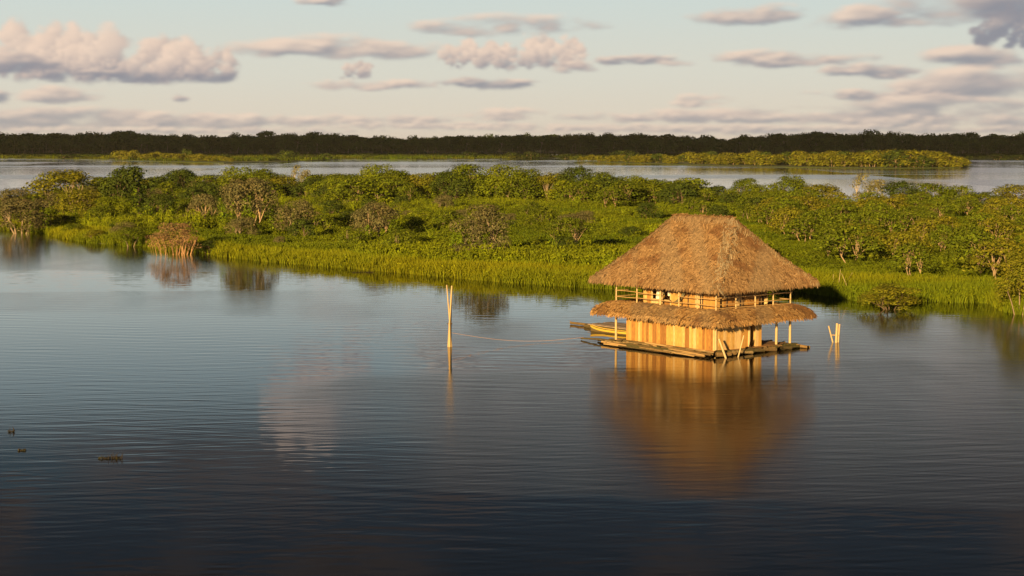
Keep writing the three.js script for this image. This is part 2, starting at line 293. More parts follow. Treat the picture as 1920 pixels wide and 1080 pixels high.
  for (const u of [-a, -1.6, 1.6, a]) stick('beam', house, [u, DECK - .1, -b - .1], [u, DECK - .1, b + .1], .07, .07, pole, .03);
  stick('wall_plate', house, [-4.1, 2.28, b - inn - .1], [a, 2.28, b - inn - .1], .05, .05, pole, .02);
  // upper storey, set back behind the rail
  const su = a - .8, sv = b - .8, top = 4.55;
  wall('upper_front_wall', house, [-2.9, sv], [-2.02, sv], DECK, top + .5, .02, .3, .45);
  wall('upper_front_wall', house, [-.2, sv], [1.0, sv], DECK, top - .18, .03, .35, .6);
  wall('upper_front_wall', house, [1.0, sv], [su, sv], DECK, top - .3, .06, .4, .8);
  wall('window_apron', house, [-2.02, sv], [-.2, sv], DECK, DECK + .42, .02, .4, .8);
  wall('upper_side_wall', house, [su, sv - .03], [su, -1.6], DECK, top - .02, .05, .4, .8);
  wall('upper_rear_wall', house, [-2.9, -2.3], [-1.4, -2.3], DECK, top + .2, .03, .5, .9);
  wall('upper_rear_wall', house, [.4, -2.3], [su, -2.3], DECK, top + .2, .03, .5, .9);
  wall('upper_left_wall', house, [-2.9, sv - .03], [-2.9, -.4], DECK, top + .3, .03, .5, .9);
  stick('window_sill', house, [-2.1, DECK + .45, sv + .03], [-.1, DECK + .45, sv + .03], .045, .045, paleBark, .01);
  for (const u of [-2.0, -1.0, -.22, 1.55, 2.9]) stick('stud', house, [u, DECK, sv + (u > 1 ? .05 : 0)], [u, top + .7, sv + (u > 1 ? .05 : 0)], .05, .045, u > 1 ? darkWood : paleBark, .02);
  for (const u of [2.0, 2.35, 2.7, 3.3, 3.65, 3.95]) stick('lattice_stake', house, [u, top - .45, sv + .02], [u + (R() - .5) * .05, top + .5, sv], .03, .025, pole, .02);
  for (const v of [2.55, 1.95, .3, -1.6]) stick('stud', house, [su + .05, DECK, v], [su + .05, top + .6, v], .055, .05, darkWood, .02);
  // rails
  const frontPosts = [-a, -2.75, -.42, 1.38, 3.12, a], sidePosts = [1.85, -.12, -1.98, -b];
  for (const [k, u] of frontPosts.entries()) stick('rail_post', house, [u, DECK - .25, b], [u + (R() - .5) * .05, k === 5 ? 4.55 : 4.75, b - .02], k === 2 ? .085 : .058, k === 2 ? .08 : .05, paleBark, .03);
  for (const v of sidePosts) stick('rail_post', house, [a, DECK - .25, v], [a, v === -b ? DECK + 1.15 : 4.2, v], .06, .05, paleBark, .02);
  for (const h of [.1, .5, .92]) {
    for (let k = 0; k + 1 < frontPosts.length; k++) { if (k === 2 && h > .8) continue; stick('rail', house, [frontPosts[k] - .05, DECK + h + (R() - .5) * .04, b + .05], [frontPosts[k + 1] + .05, DECK + h + (R() - .5) * .05, b + .05], .03, .026, pole, .03); }
    if (h > .2) stick('rail', house, [-a, DECK + h, b], [-a, DECK + h, -b], .03, .03, pole, .04);
    stick('rail', house, [a, DECK + h, -b], [-1.0, DECK + h, -b], .03, .03, pole, .04);
  }
  stick('rail', house, [a + .04, DECK + 1.0, b], [a + .04, DECK + 1.0, -b - .1], .055, .05, pole, .03);
  stick('rail', house, [a + .04, DECK + .55, b], [a + .04, DECK + .52, -b], .033, .03, pole, .04);
  stick('rail', house, [a + .04, DECK + .3, b], [a + .04, DECK + .2, -b], .033, .03, pole, .04);
  for (const [u, v] of [[-a, -b], [-1.0, -b], [-a, 0], [2, -b]]) stick('rail_post', house, [u, DECK - .2, v], [u, 4.7, v], .055, .05, pole, .03);
  // thatched roofs
  const thatchTex = dataTex(512, 512, (x, y) => { const s = fbm(x / 4 + 3, y / 22, 4), w = fbm(x / 70, y / 26 + 7, 4); const v = .62 + 1.0 * (s - .5); return [v * (1 + .35 * (w - .5)), v * (1 - .05 * (w - .5)), v * (1 - .3 * (w - .5))]; });
  const thatchMat = new THREE.MeshStandardMaterial({ color: L(.24, .15, .075), map: thatchTex, roughness: .95, bumpMap: thatchTex, bumpScale: .05 });
  const strandMat = new THREE.MeshStandardMaterial({ vertexColors: true, roughness: .95, side: THREE.DoubleSide });
  // one slope: bottom edge P0-P1, top edge Q0-Q1 (points), profile sag
  const slopeAt = (S, s, t) => { const y = S.sag * Math.sin(Math.PI * t); return [0, 1, 2].map((k) => lerp(lerp(S.p0[k], S.p1[k], s), lerp(S.q0[k], S.q1[k], s), t) - (k === 1 ? y : 0)); };
  function strandColour(x, y, z, palette) {
    const w = fbm((x + z) * .75 + 20, y * 1.3 + (x - z) * .3, 4), q = fbm((x - z) * .35 + 51, (x + z) * .3 + y * .8, 3), k = R();
    let c = k < .5 ? palette[0] : k < .78 ? palette[1] : k < .92 ? palette[2] : palette[3];
    const red = smooth(.58, .72, w) * .75, grey = smooth(.52, .72, q) * .5, j = .72 + .56 * R();
    c = c.map((v, i) => lerp(lerp(v, [.17, .075, .028][i], red), [.29, .215, .135][i], grey) * j);
    return c;
  }
  function roofPart(name, slopes, thick, rows, perM, lenS, shag, palette, fat = 1) {
    const s = new Soup(), strands = new Soup();
    for (const S of slopes) {
      const nu = 26, nt = 10, w = Math.hypot(S.p1[0] - S.p0[0], S.p1[2] - S.p0[2]);
      const P = (i, j, dn) => { const q = slopeAt(S, i / nu, j / nt); return [q[0], q[1] - dn + (dn ? 0 : .05 * (fbm(q[0] * 2.3 + 9, q[2] * 2.3 + q[1] * 3, 3) - .5)), q[2]]; };
      for (let i = 0; i < nu; i++) for (let j = 0; j < nt; j++) { s.quad(P(i, j, 0), P(i + 1, j, 0), P(i + 1, j + 1, 0), P(i, j + 1, 0), [1, 1, 1]); const k = s.u.length - 8; for (const [q, [ii, jj]] of [[i, j], [i + 1, j], [i + 1, j + 1], [i, j + 1]].entries()) { s.u[k + 2 * q] = ii / nu * w / 2.5; s.u[k + 2 * q + 1] = jj / nt * 2; } s.quad(P(i, j + 1, thick), P(i + 1, j + 1, thick), P(i + 1, j, thick), P(i, j, thick), [1, 1, 1]); }
      for (let i = 0; i < nu; i++) s.quad(P(i, 0, thick), P(i + 1, 0, thick), P(i + 1, 0, 0), P(i, 0, 0), [1, 1, 1]);
      // courses of palm leaf, each hanging over the one below
      const up = slopeAt(S, .5, .6), dn = slopeAt(S, .5, .4), dv = new THREE.Vector3(dn[0] - up[0], dn[1] - up[1], dn[2] - up[2]).normalize(), side = new THREE.Vector3(S.p1[0] - S.p0[0], 0, S.p1[2] - S.p0[2]).normalize(), nn = side.clone().cross(dv).normalize(); if (nn.y < 0) nn.negate();
      for (let row = 0; row <= rows; row++) {
        const t0 = row / rows, wt = lerp(w, Math.hypot(S.q1[0] - S.q0[0], S.q1[2] - S.q0[2]), t0), n = Math.ceil(wt * perM * (row ? 1 : 2.4));
        for (let k = 0; k < n; k++) {
          const ss = R(), t = clamp(t0 + (R() - .5) / rows * 1.1, 0, 1), o = slopeAt(S, ss, t), edge = row === 0;
          const len = lenS * (.5 + R()) * (edge ? .8 : 1), an = (R() - .5) * (edge ? .9 : 1.2) + (R() < .3 && !edge ? (R() < .5 ? 1.35 : -1.35) : 0), wd = (.02 + .035 * R()) * fat, lift = (.02 + .06 * R()) * fat;
          const d = dv.clone().multiplyScalar(Math.cos(an)).addScaledVector(side, Math.sin(an)), e = side.clone().multiplyScalar(Math.cos(an)).addScaledVector(dv, -Math.sin(an)).multiplyScalar(wd);
          const b0 = new THREE.Vector3(...o).addScaledVector(nn, lift * .4 + .015).addScaledVector(d, edge ? -len * .55 : -len * .5), b1 = b0.clone().addScaledVector(d, len).addScaledVector(nn, edge ? -.02 : lift * .7);
          if (edge) b1.y -= shag * R();
          const md = b0.clone().lerp(b1, .55).addScaledVector(nn, .02 + .03 * R()), c = strandColour(o[0], o[1], o[2], palette);
          strands.quad(b0.clone().sub(e).toArray(), b0.clone().add(e).toArray(), md.clone().add(e).toArray(), md.clone().sub(e).toArray(), c);
          strands.quad(md.clone().sub(e).toArray(), md.clone().add(e).toArray(), b1.clone().addScaledVector(e, .3).toArray(), b1.clone().addScaledVector(e, -.3).toArray(), c);
        }
      }
    }
    const r = part(name, s.geo(), thatchMat, house);
    const st = part('thatch', strands.geo(), strandMat, r); st.userData.kind = 'stuff';
    return r;
  }
  const pal = [[.325, .195, .09], [.245, .14, .06], [.41, .26, .13], [.11, .055, .022]], pal2 = [[.42, .245, .095], [.31, .165, .055], [.52, .335, .15], [.12, .06, .022]];
  const A = 6.22, B = 5.2, E0 = 4.62, RU = 2.85, RY = 9.12;
  const c00 = [-A, E0, B], c10 = [A, E0, B], c11 = [A, E0, -B], c01 = [-A, E0, -B], r0 = [-RU, RY, 0], r1 = [RU, RY, 0];
  roofPart('upper_roof', [{ p0: c00, p1: c10, q0: r0, q1: r1, sag: .17 }, { p0: c10, p1: c11, q0: r1, q1: r1, sag: .2 }, { p0: c11, p1: c01, q0: r1, q1: r0, sag: .17 }, { p0: c01, p1: c00, q0: r0, q1: r0, sag: .2 }], .2, 30, 26, .55, .16, pal);
  const A2 = 6.1, B2 = 5.05, E2 = 2.38, i0 = DECK + .03;
  roofPart('skirt_roof', [{ p0: [-A2, E2, B2], p1: [A2, E2, B2], q0: [-a + .05, i0, b - .05], q1: [a - .05, i0, b - .05], sag: -.2 }, { p0: [A2, E2, B2], p1: [A2, E2, -B2], q0: [a - .05, i0, b - .05], q1: [a - .05, i0, -b + .05], sag: -.2 },
    { p0: [A2, E2, -B2], p1: [-A2, E2, -B2], q0: [a - .05, i0, -b + .05], q1: [-a + .05, i0, -b + .05], sag: -.2 }, { p0: [-A2, E2, -B2], p1: [-A2, E2, B2], q0: [-a + .05, i0, -b + .05], q1: [-a + .05, i0, b - .05], sag: -.2 }], .2, 9, 30, .52, .3, pal2, 1.6);
  // ridge and hip caps: bundles of leaf laid along the lines
  function cap(name, P, Q, sag, wd, c, fall) {
    const s = new Soup(), n = 1300, A0 = new THREE.Vector3(...P), dir = new THREE.Vector3(...Q).sub(A0), len0 = dir.length(); dir.normalize();
    const sd = new THREE.Vector3(dir.z, 0, -dir.x).normalize();
    const on = (t, off, up) => { const q = A0.clone().addScaledVector(dir, clamp(t) * len0).addScaledVector(sd, off); q.y += up - sag * Math.sin(Math.PI * clamp(t)) - Math.abs(off) * (off > 0 ? fall[0] : fall[1]); return q; };
    for (let k = 0; k < n; k++) {
      const t = R(), off = (R() + R() - 1) * 1.3 * wd, len = .2 + .35 * R(), an = (R() - .5) * 2.6, up = .09 + .09 * R(), w = .014 + .02 * R(), j = .7 + .55 * R();
      const b0 = on(t, off, up), b1 = on(t + len * Math.cos(an) / len0, off + len * Math.sin(an), up + .02 * R()), e = b1.clone().sub(b0).cross(new THREE.Vector3(0, 1, 0)).normalize().multiplyScalar(w);
      s.quad(b0.clone().sub(e).toArray(), b1.clone().sub(e).toArray(), b1.clone().add(e).toArray(), b0.clone().add(e).toArray(), c.map((v) => v * j));
    }
    const m = part(name, s.geo(), strandMat, house); m.userData.kind = 'stuff';
  }
  cap('ridge_cap', [-RU - .1, RY, 0], [RU - .3, RY, 0], 0, .26, [.31, .21, .12], [.85, .85]);
  cap('hip_cap', c10, [RU, RY, 0], .18, .5, [.33, .26, .175], [.47, 1.12]); cap('hip_cap', c00, [-RU, RY, 0], .18, .3, [.33, .24, .14], [1.12, .47]); cap('hip_cap', c11, [RU, RY, 0], .18, .3, [.33, .24, .14], [1.12, .47]);

  // things hung on the upper deck
  const wpos = (u, y, v) => new THREE.Vector3(u, y, v).applyAxisAngle(new THREE.Vector3(0, 1, 0), HOUSE.yaw).add(new THREE.Vector3(HOUSE.x, 0, HOUSE.z));
  const cloth = new THREE.MeshStandardMaterial({ color: L(.78, .74, .66), roughness: .9, side: THREE.DoubleSide });
  function drape(label, u, w, y0, y1, tie) {
    const o = wpos(u, y0, sv - .16), s = new Soup(), n = 14, m = 10, P = (i, j) => { const t = j / m, pin = tie ? 1 - .62 * Math.exp(-(((t - .45) / .22) ** 2)) : 1 - .2 * t, x = (i / n - .5) * w * pin; return [x, (1 - t) * (y1 - y0), .05 * Math.sin(i * 1.9) * pin]; };
    for (let i = 0; i < n; i++) for (let j = 0; j < m; j++) s.quad(P(i, j + 1), P(i + 1, j + 1), P(i + 1, j), P(i, j), [1, 1, 1]);
    const c = new THREE.Mesh(s.geo(), cloth); c.name = numbered('curtain'); c.castShadow = c.receiveShadow = true; c.position.copy(o); c.rotation.y = HOUSE.yaw; scene.add(c);
    return tag(c, label, 'curtain', 'white cloths in the upper window');
  }
  drape('white tied curtain hanging in the left half of the upper window opening', -1.5, .62, DECK + .4, top + .4, true);
  drape('narrow white cloth hanging at the right side of the upper window opening', -.5, .3, DECK + .75, top + .4, false);
  {
    const s = new Soup(), n = 18, P = (i, k) => { const t = i / n, w = .34 * Math.sin(Math.PI * t) ** .7 + .02; return [(t - .5) * 2.1, -.62 * Math.sin(Math.PI * t) + .55 * Math.max(0, t - .5) ** 1.5 + .1, (k - .5) * 2 * w * .5]; };
    const Q = (i, k) => { const q = P(i, k); q[1] += k ? .14 : 0; return q; };
    for (let i = 0; i < n; i++) s.quad(Q(i, 0), Q(i + 1, 0), Q(i + 1, 1), Q(i, 1), [1, 1, 1]);
    const hm = thing('hammock', 'grey green hammock slung behind the upper front rail', 'hammock', null, ...wpos(.55, DECK + .85, b - .38).toArray(), HOUSE.yaw);
    part('bed', s.geo(), new THREE.MeshStandardMaterial({ color: L(.23, .22, .14), roughness: .95, side: THREE.DoubleSide }), hm);
    const rope = new THREE.MeshStandardMaterial({ color: L(.3, .22, .12), roughness: .9 });
    stick('cord', hm, [-1.05, .1, 0], [-1.0, .62, .34], .018, .018, rope); stick('cord', hm, [1.05, .3, 0], [1.05, .68, -.36], .03, .022, rope);
  }
  {
    const st = thing('wooden_stool', 'low orange wooden stool on the open left end of the upper deck', 'stool', null, ...wpos(-3.55, DECK + .012, 1.2).toArray(), HOUSE.yaw + .3);
    const m = part('seat', new THREE.BoxGeometry(.75, .06, .5), boards[1], st); m.position.y = .45;
    for (const [x, z] of [[-.3, -.2], [.3, -.2], [-.3, .2], [.3, .2]]) stick('leg', st, [x, 0, z], [x * .9, .43, z * .9], .03, .03, boards[3]);
    const bk = part('backrest', new THREE.BoxGeometry(.75, .4, .04), boards[1], st); bk.position.set(0, .68, -.23);
  }
  // stakes driven beside the front corner of the raft
  const stakeMat = new THREE.MeshStandardMaterial({ color: L(.56, .42, .24), roughness: .7 });
  const stake = (label, p, q, r0) => { const t = thing('mooring_stake', label, 'stake', 'stakes at the raft corner', p.x, 0, p.z); stick('shaft', t, [0, -.8, 0], [q[0], q[1], q[2]], r0, r0 * .9, stakeMat, .03); };
  stake('bright pole leaning left in the water at the front raft corner', at(1369, 672), [-.75, 1.3, -.2], .075);
  stake('thin pale pole leaning right beside the side wall at the raft corner', at(1378, 670), [.62, 1.45, -.3], .05);

  // canoe, plank platform and drift log moored behind the left end
  const mb = at(1108, 620), me = at(1215, 633), cdir = Math.atan2(-(me.z - mb.z), me.x - mb.x);
  {
    const len = Math.hypot(me.x - mb.x, me.z - mb.z), cn = thing('canoe', 'slim dugout canoe with yellow rim moored behind the raft', 'canoe', null, mb.x, 0, mb.z, cdir), s = new Soup(), rim = new Soup(), n = 24;
    const half = (t) => .36 * Math.pow(Math.sin(Math.PI * clamp(t, .004, .996)), .6), sheer = (t) => .2 + .22 * (2 * t - 1) ** 4;
    const P = (i, k, o = 0) => { const t = i / n, w = half(t) - o, an = (k / 8 - .5) * Math.PI, dp = sheer(t) + .12; return [t * len, sheer(t) - dp * Math.cos(an) * (1 - o), w * Math.sin(an)]; };
    for (let i = 0; i < n; i++) for (let k = 0; k < 8; k++) { s.quad(P(i, k), P(i, k + 1), P(i + 1, k + 1), P(i + 1, k), [1, 1, 1]); }
    for (let i = 0; i < n; i++) for (const [k, sg] of [[0, -1], [8, 1]]) { const a0 = P(i, k), a1 = P(i + 1, k), up = (q, dy, dz) => [q[0], q[1] + dy, q[2] + dz * sg]; rim.quad(up(a0, .05, .04), up(a1, .05, .04), up(a1, -.09, .04), up(a0, -.09, .04), [1, 1, 1]); rim.quad(up(a0, .05, -.02), up(a1, .05, -.02), up(a1, .05, .04), up(a0, .05, .04), [1, 1, 1]); }
    part('hull', s.geo(), new THREE.MeshStandardMaterial({ color: L(.14, .10, .04), roughness: .8, side: THREE.DoubleSide }), cn);
    part('rim', rim.geo(), new THREE.MeshStandardMaterial({ color: L(.62, .42, .06), roughness: .55, side: THREE.DoubleSide }), cn);
    for (const x of [1.4, 2.9]) { const m = part('thwart', new THREE.BoxGeometry(.16, .03, .62), logs[2], cn); m.position.set(x, .2, 0); }
  }
  {
    const p0 = at(1117, 612), pl = thing('plank_platform', 'weathered grey plank float lying behind the canoe', 'plank platform', null, p0.x, 0, p0.z, cdir - .05), grey = [[.44, .36, .28], [.38, .31, .25], [.5, .41, .32]].map((c) => new THREE.MeshStandardMaterial({ color: L(...c), map: boardTex, roughness: .9 }));
    for (let k = 0; k < 6; k++) { const m = part('plank', boardGeo[k % 4], grey[k % 3], pl); m.scale.set(5.2 - R() * .5, .05, .42); m.position.set(2.75 + R() * .3, .3 + R() * .02, -1.1 + k * .43); }
    for (const z of [-.9, .1, 1.0]) stick('float_log', pl, [-.1, .1, z], [5, .12, z], .16, .14, logs[1], .05);
  }
  {
    const p0 = at(1070, 608), t = thing('drift_log', 'long thin dark log floating beyond the plank float', 'log', null, p0.x, 0, p0.z, cdir - .02);
    stick('trunk', t, [0, .12, 0], [5, .08, .1], .1, .13, logs[0], .1); stick('branch', t, [.2, .12, 0], [-.02, .3, .1], .04, .02, logs[0]);
  }
  // rope to the tall mooring poles, and the poles
  {
    const p = at(843, 650), t = thing('mooring_poles', 'tall bundle of three crossed pale poles standing in open water', 'mooring poles', null, p.x, 0, p.z);
    const k = p.d / FOCAL;
    stick('pole', t, [.22, -1, 0], [-5 * k, heightAt(534, p.d), .05], .05, .04, paleBark, .04);
    stick('pole', t, [-.14, -1, .1], [4.5 * k, heightAt(536, p.d), -.05], .065, .055, paleBark, .04);
    stick('pole', t, [.06, -1, -.15], [2.5 * k, heightAt(562, p.d), -.2], .075, .06, pole, .04);
    stick('pole', t, [.02, -1, .18], [.0, heightAt(606, p.d), .16], .08, .07, paleBark, .02);
    const ring = new THREE.Mesh(new THREE.TorusGeometry(.17, .03, 6, 14), darkWood); ring.name = 'lashing'; ring.rotation.x = Math.PI / 2; ring.position.set(.02, heightAt(607, p.d), 0); t.add(ring);
    const q = wpos(-8.1, .2, 4.0), A0 = new THREE.Vector3(p.x + .16, heightAt(624, p.d), p.z), pts = [], rad = [];
    for (let i = 0; i <= 24; i++) { const s = i / 24, v = A0.clone().lerp(q, s); v.y -= Math.sin(Math.PI * s) * .42; pts.push(v.toArray()); rad.push(.013); }
    const s = new Soup(); s.tube(pts, rad, [1, 1, 1], 6);
    const rp = new THREE.Mesh(s.geo(), new THREE.MeshStandardMaterial({ color: L(.42, .27, .2), roughness: .9 })); rp.name = 'mooring_rope'; rp.castShadow = true; scene.add(rp); tag(rp, 'thin mooring rope stretched low over the water to the raft', 'rope');
  }
  {
    const p = at(1566, 642), t = thing('mooring_poles', 'three short stakes with a crossbar in water right of the house', 'mooring poles', null, p.x, 0, p.z), k = p.d / FOCAL;
    stick('pole', t, [.1, -1, 0], [-13 * k, heightAt(611, p.d), 0], .06, .05, paleBark, .02);
    stick('pole', t, [.3 * k, -1, .1], [2.5 * k, heightAt(606, p.d), .1], .09, .08, stakeMat, .02);
    stick('pole', t, [4 * k, -1, -.1], [8 * k, heightAt(608, p.d), -.1], .075, .07, paleBark, .02);
    stick('crossbar', t, [-7 * k, heightAt(628, p.d), .06], [6 * k, heightAt(628.5, p.d), .06], .04, .035, pole);
  }
}

// ---------------------------------------------------------------- plants: crowns of leaf faces round many clumps, stems of tapered limbs; unit height and width
const PAL = {
  olive: [[.125, .118, .05], [.092, .09, .036], [.17, .152, .076]], green: [[.092, .125, .006], [.068, .095, .005], [.128, .16, .008]], dark: [[.048, .075, .009], [.036, .056, .008], [.066, .092, .011]],
  gold: [[.14, .145, .009], [.105, .115, .008], [.175, .17, .013]], lime: [[.125, .16, .005], [.095, .125, .004], [.16, .195, .007]], dry: [[.27, .175, .09], [.21, .13, .062], [.14, .10, .05]], pale: [[.17, .165, .06], [.21, .195, .09], [.125, .125, .04]], vine: [[.125, .185, .007], [.095, .15, .006], [.16, .22, .01]],
};
function leaves(s, R, lobes, per, size, pal, outward = 1.0) {
  for (const [x, y, z, rx, ry, rz] of lobes) {
    const n = Math.round(per * (rx * rz + rx * ry + ry * rz) * 40), tint = .85 + .3 * R(), hue = R();
    for (let k = 0; k < n; k++) {
      let dy = R() * 2 - 1; if (dy < -.35 && R() < .6) dy = -dy;
      const w = R() * 6.2832, q = Math.sqrt(1 - dy * dy), d = [q * Math.cos(w), dy, q * Math.sin(w)], rr = (.62 + .42 * Math.sqrt(R())) * (.9 + .25 * R());
      const c = [x + d[0] * rx * rr, y + d[1] * ry * rr, z + d[2] * rz * rr], nv = new THREE.Vector3(d[0] * outward + (R() - .5), d[1] * outward + (R() - .5) + .12, d[2] * outward + (R() - .5)).normalize();
      const e = new THREE.Vector3(R() - .5, R() - .5, R() - .5).cross(nv).normalize(), f = nv.clone().cross(e), L0 = size * (.65 + .7 * R()), W0 = L0 * (.45 + .2 * R());
      const kk = R(), p = kk < .5 ? pal[0] : kk < .8 ? pal[1] : pal[2], j = tint * (.78 + .44 * R()), col = [p[0] * j * (.93 + .16 * hue), p[1] * j, p[2] * j];
      const P = (g, h) => [c[0] + e.x * g + f.x * h, c[1] + e.y * g + f.y * h, c[2] + e.z * g + f.z * h];
      s.quad(P(-L0 / 2, 0), P(0, -W0 / 2), P(L0 / 2, 0), P(0, W0 / 2), col, nv.toArray());
    }
  }
}
function dome(R, n, y0, y1, rad, lr, flat = 1) {          // clumps filling a rounded crown
  const out = [];
  for (let k = 0; k < n; k++) {
    const t = (k + .5) / n, w = k * 2.39996 + R() * .8, hgt = Math.pow(R(), .8), prof = Math.sqrt(Math.max(.04, 1 - Math.pow(Math.abs(hgt * 1.25 - .3), 2.2))), q = rad * prof * Math.sqrt(.25 + .75 * R()) * .8, r = lr * (.7 + .6 * R());
    out.push([Math.cos(w) * q, lerp(y0 + r * .5, y1 - r * flat * .8, hgt), Math.sin(w) * q, r, r * flat * (.75 + .3 * R()), r]);
  }
  return out;
}
function umbrella(R, n, y0, y1, rad, lr) {                 // flat layers on spreading limbs
  const out = [];
  for (let k = 0; k < n; k++) { const w = k * 2.39996 + R(), t = Math.sqrt((k + .6) / n), q = rad * t * .86, y = lerp(y1 - lr * .4, y0 + lr * .3, Math.pow(t, 2.1) * (.6 + .4 * R())), r = lr * (.75 + .5 * R()); out.push([Math.cos(w) * q, y, Math.sin(w) * q, r, r * .42, r]); }
  return out;
}
function stems(s, R, lobes, count, thick, col, lean = .12, split = .35, spread) {
  for (let k = 0; k < count; k++) {
    const w = k / count * 6.28 + R(), br = spread ? spread * Math.sqrt(R()) : .05 * count ** .4, bx = Math.cos(w) * br, bz = Math.sin(w) * br, px = bx + Math.cos(w) * lean, pz = bz + Math.sin(w) * lean, py = split * (.85 + .3 * R()), j = .8 + .4 * R(), c = col.map((v) => v * j);
    thick *= .93; s.tube([[bx, -.03, bz], [lerp(bx, px, .35) + (R() - .5) * .03, py * .5, lerp(bz, pz, .35) + (R() - .5) * .03], [px, py, pz]], [thick * 1.25, thick, thick * .78], c, 6);
    const mine = lobes.map((l, i) => [Math.hypot(l[0] - px, l[2] - pz) + R() * .2, i]).sort((p, q) => p[0] - q[0]).slice(0, Math.ceil(lobes.length / count * .8) + 1);
    for (const [, i] of mine.slice(0, 7)) { const l = lobes[i]; s.tube([[px, py, pz], [lerp(px, l[0], .5) + (R() - .5) * .05, lerp(py, l[1], .6), lerp(pz, l[2], .5) + (R() - .5) * .05], [l[0], l[1], l[2]]], [thick * .6, thick * .4, thick * .15], c, 5); }
  }
}
const bark = { pale: [.34, .245, .15], grey: [.26, .2, .14], dark: [.13, .095, .06], bleach: [.55, .47, .37], orange: [.46, .27, .14] };
function plant(seed, o) {
  const R = rng(seed), crown = new Soup(), trunk = new Soup(), lobes = o.shape === 'umbrella' ? umbrella(R, o.n, o.y0, o.y1, .5, o.lr) : dome(R, o.n, o.y0, o.y1, .5, o.lr, o.flat ?? .9);
  leaves(crown, R, lobes, o.per, o.leaf, PAL[o.pal], o.out ?? 1.0);
  stems(trunk, R, lobes, o.stems ?? 3, o.thick ?? .015, bark[o.bark ?? 'grey'], o.lean ?? .12, o.split ?? .35, o.spread);
  const made = { crown: crown.geo(), trunk: trunk.geo() };
  if (o.vines) {                                            // climbers hanging down the trunk side
    const v = new Soup(), vl = []; for (let k = 0; k < o.vines; k++) { const w = -.5 + R() * 3.6 + Math.PI / 2 - 1.3, q = .2 + .22 * R(), topY = .3 + .4 * R(); for (let y = 0; y < topY; y += .05) vl.push([Math.cos(w) * q + (R() - .5) * .03, y + .02, Math.sin(w) * q + (R() - .5) * .03, .035 + .02 * R(), .04, .035 + .02 * R()]); }
    leaves(v, R, vl, o.per * 1.6, o.leaf * .9, PAL.vine, .6); made.vine = v.geo();
  }
  return made;
}
const KIND = {
  oliveBush: [11, 12, 13].map((s) => plant(s, { n: 46, y0: .02, y1: 1, lr: .15, per: 54, leaf: .036, pal: 'olive', stems: 5, bark: 'grey', vines: s === 11 ? 9 : 4 })),
  oliveTree: [21, 22].map((s) => plant(s, { n: 40, y0: .34, y1: 1, lr: .15, per: 52, leaf: .038, pal: 'olive', stems: 4, thick: .017, bark: 'pale', split: .32, vines: 8 })),
  flatTree: [31, 32, 33].map((s) => plant(s, { shape: 'umbrella', n: 30, y0: .42, y1: 1, lr: .17, per: 46, leaf: .04, pal: s === 33 ? 'olive' : 'green', stems: 3, thick: .018, bark: 'pale', split: .42, lean: .14, vines: s === 32 ? 7 : 0 })),
  greenTree: [41, 42, 43].map((s) => plant(s, { n: 40, y0: .16, y1: 1, lr: .16, per: 44, leaf: .042, pal: s === 42 ? 'lime' : 'green', stems: 4, bark: 'grey', vines: 5 })),
  darkTree: [51, 52].map((s) => plant(s, { n: 42, y0: .12, y1: 1, lr: .15, per: 46, leaf: .042, pal: 'dark', stems: 4, bark: 'dark', vines: 6 })),
  goldTree: [61, 62].map((s) => plant(s, { n: 40, y0: .14, y1: 1, lr: .15, per: 42, leaf: .042, pal: 'gold', stems: 4, thick: .012, bark: 'grey' })),
  grove: [71, 72, 73, 74].map((s) => plant(s, { shape: 'umbrella', n: 32, y0: .16, y1: 1, lr: .18, per: 18, leaf: .06, pal: s === 73 ? 'gold' : 'green', stems: 2 + s % 2, thick: .015, bark: 'pale', split: .3, lean: .1 })),
  thicketGreen: [46, 47, 48].map((s) => plant(s, { n: 34, y0: .1, y1: 1, lr: .17, per: 18, leaf: .06, pal: s === 47 ? 'lime' : 'green', stems: 3, bark: 'grey' })),
  thicketDark: [56].map((s) => plant(s, { n: 34, y0: .1, y1: 1, lr: .17, per: 18, leaf: .06, pal: 'dark', stems: 3, bark: 'dark' })),
  dryBush: [81].map((s) => plant(s, { n: 60, y0: .05, y1: 1, lr: .12, per: 40, leaf: .036, pal: 'dry', stems: 34, thick: .011, bark: 'orange', split: .55, lean: .12, spread: .4, out: .3 })),
  paleTree: [91].map((s) => plant(s, { n: 30, y0: .2, y1: 1, lr: .14, per: 34, leaf: .042, pal: 'pale', stems: 5, thick: .011, bark: 'bleach', split: .45, lean: .16 })),
  farBush: [101, 102, 103].map((s) => plant(s, { n: 24, y0: -.05, y1: 1, lr: .22, per: 7, leaf: .105, pal: s === 103 ? 'dark' : 'gold', stems: 3, thick: .01, bark: 'pale', split: .3 })),
  waterBush: [111].map((s) => plant(s, { n: 30, y0: -.02, y1: 1, lr: .16, per: 50, leaf: .045, pal: 'gold', stems: 6, bark: 'dark', split: .2 })),
};
const HUE = (k, v) => /ark/.test(k) ? 'dark green' : /olive/.test(k) ? 'olive' : /gold/.test(k) || (k === 'grove' && v === 2) ? 'golden green' : 'green';
const protos = new Map(), TR = rng(99);
function grow(name, label, category, grp, kind, variant, x, z, w, h, y = .1) {
  const key = kind + variant; let o;
  if (protos.has(key)) { o = protos.get(key).clone(); scene.add(o); o.userData = {}; }
  else { o = group(name, scene); const k = KIND[kind][variant]; part('trunk', k.trunk, barkMat, o); part('crown', k.crown, leafMat, o); if (k.vine) part('vine', k.vine, leafMat, o); protos.set(key, o); }
  o.name = numbered(name); o.position.set(x, y, z); o.scale.set(w, h, w); o.rotation.y = kind === 'oliveBush' || kind === 'oliveTree' ? (TR() - .5) * .8 : TR() * 6.283;
  return tag(o, label, category, grp);
}
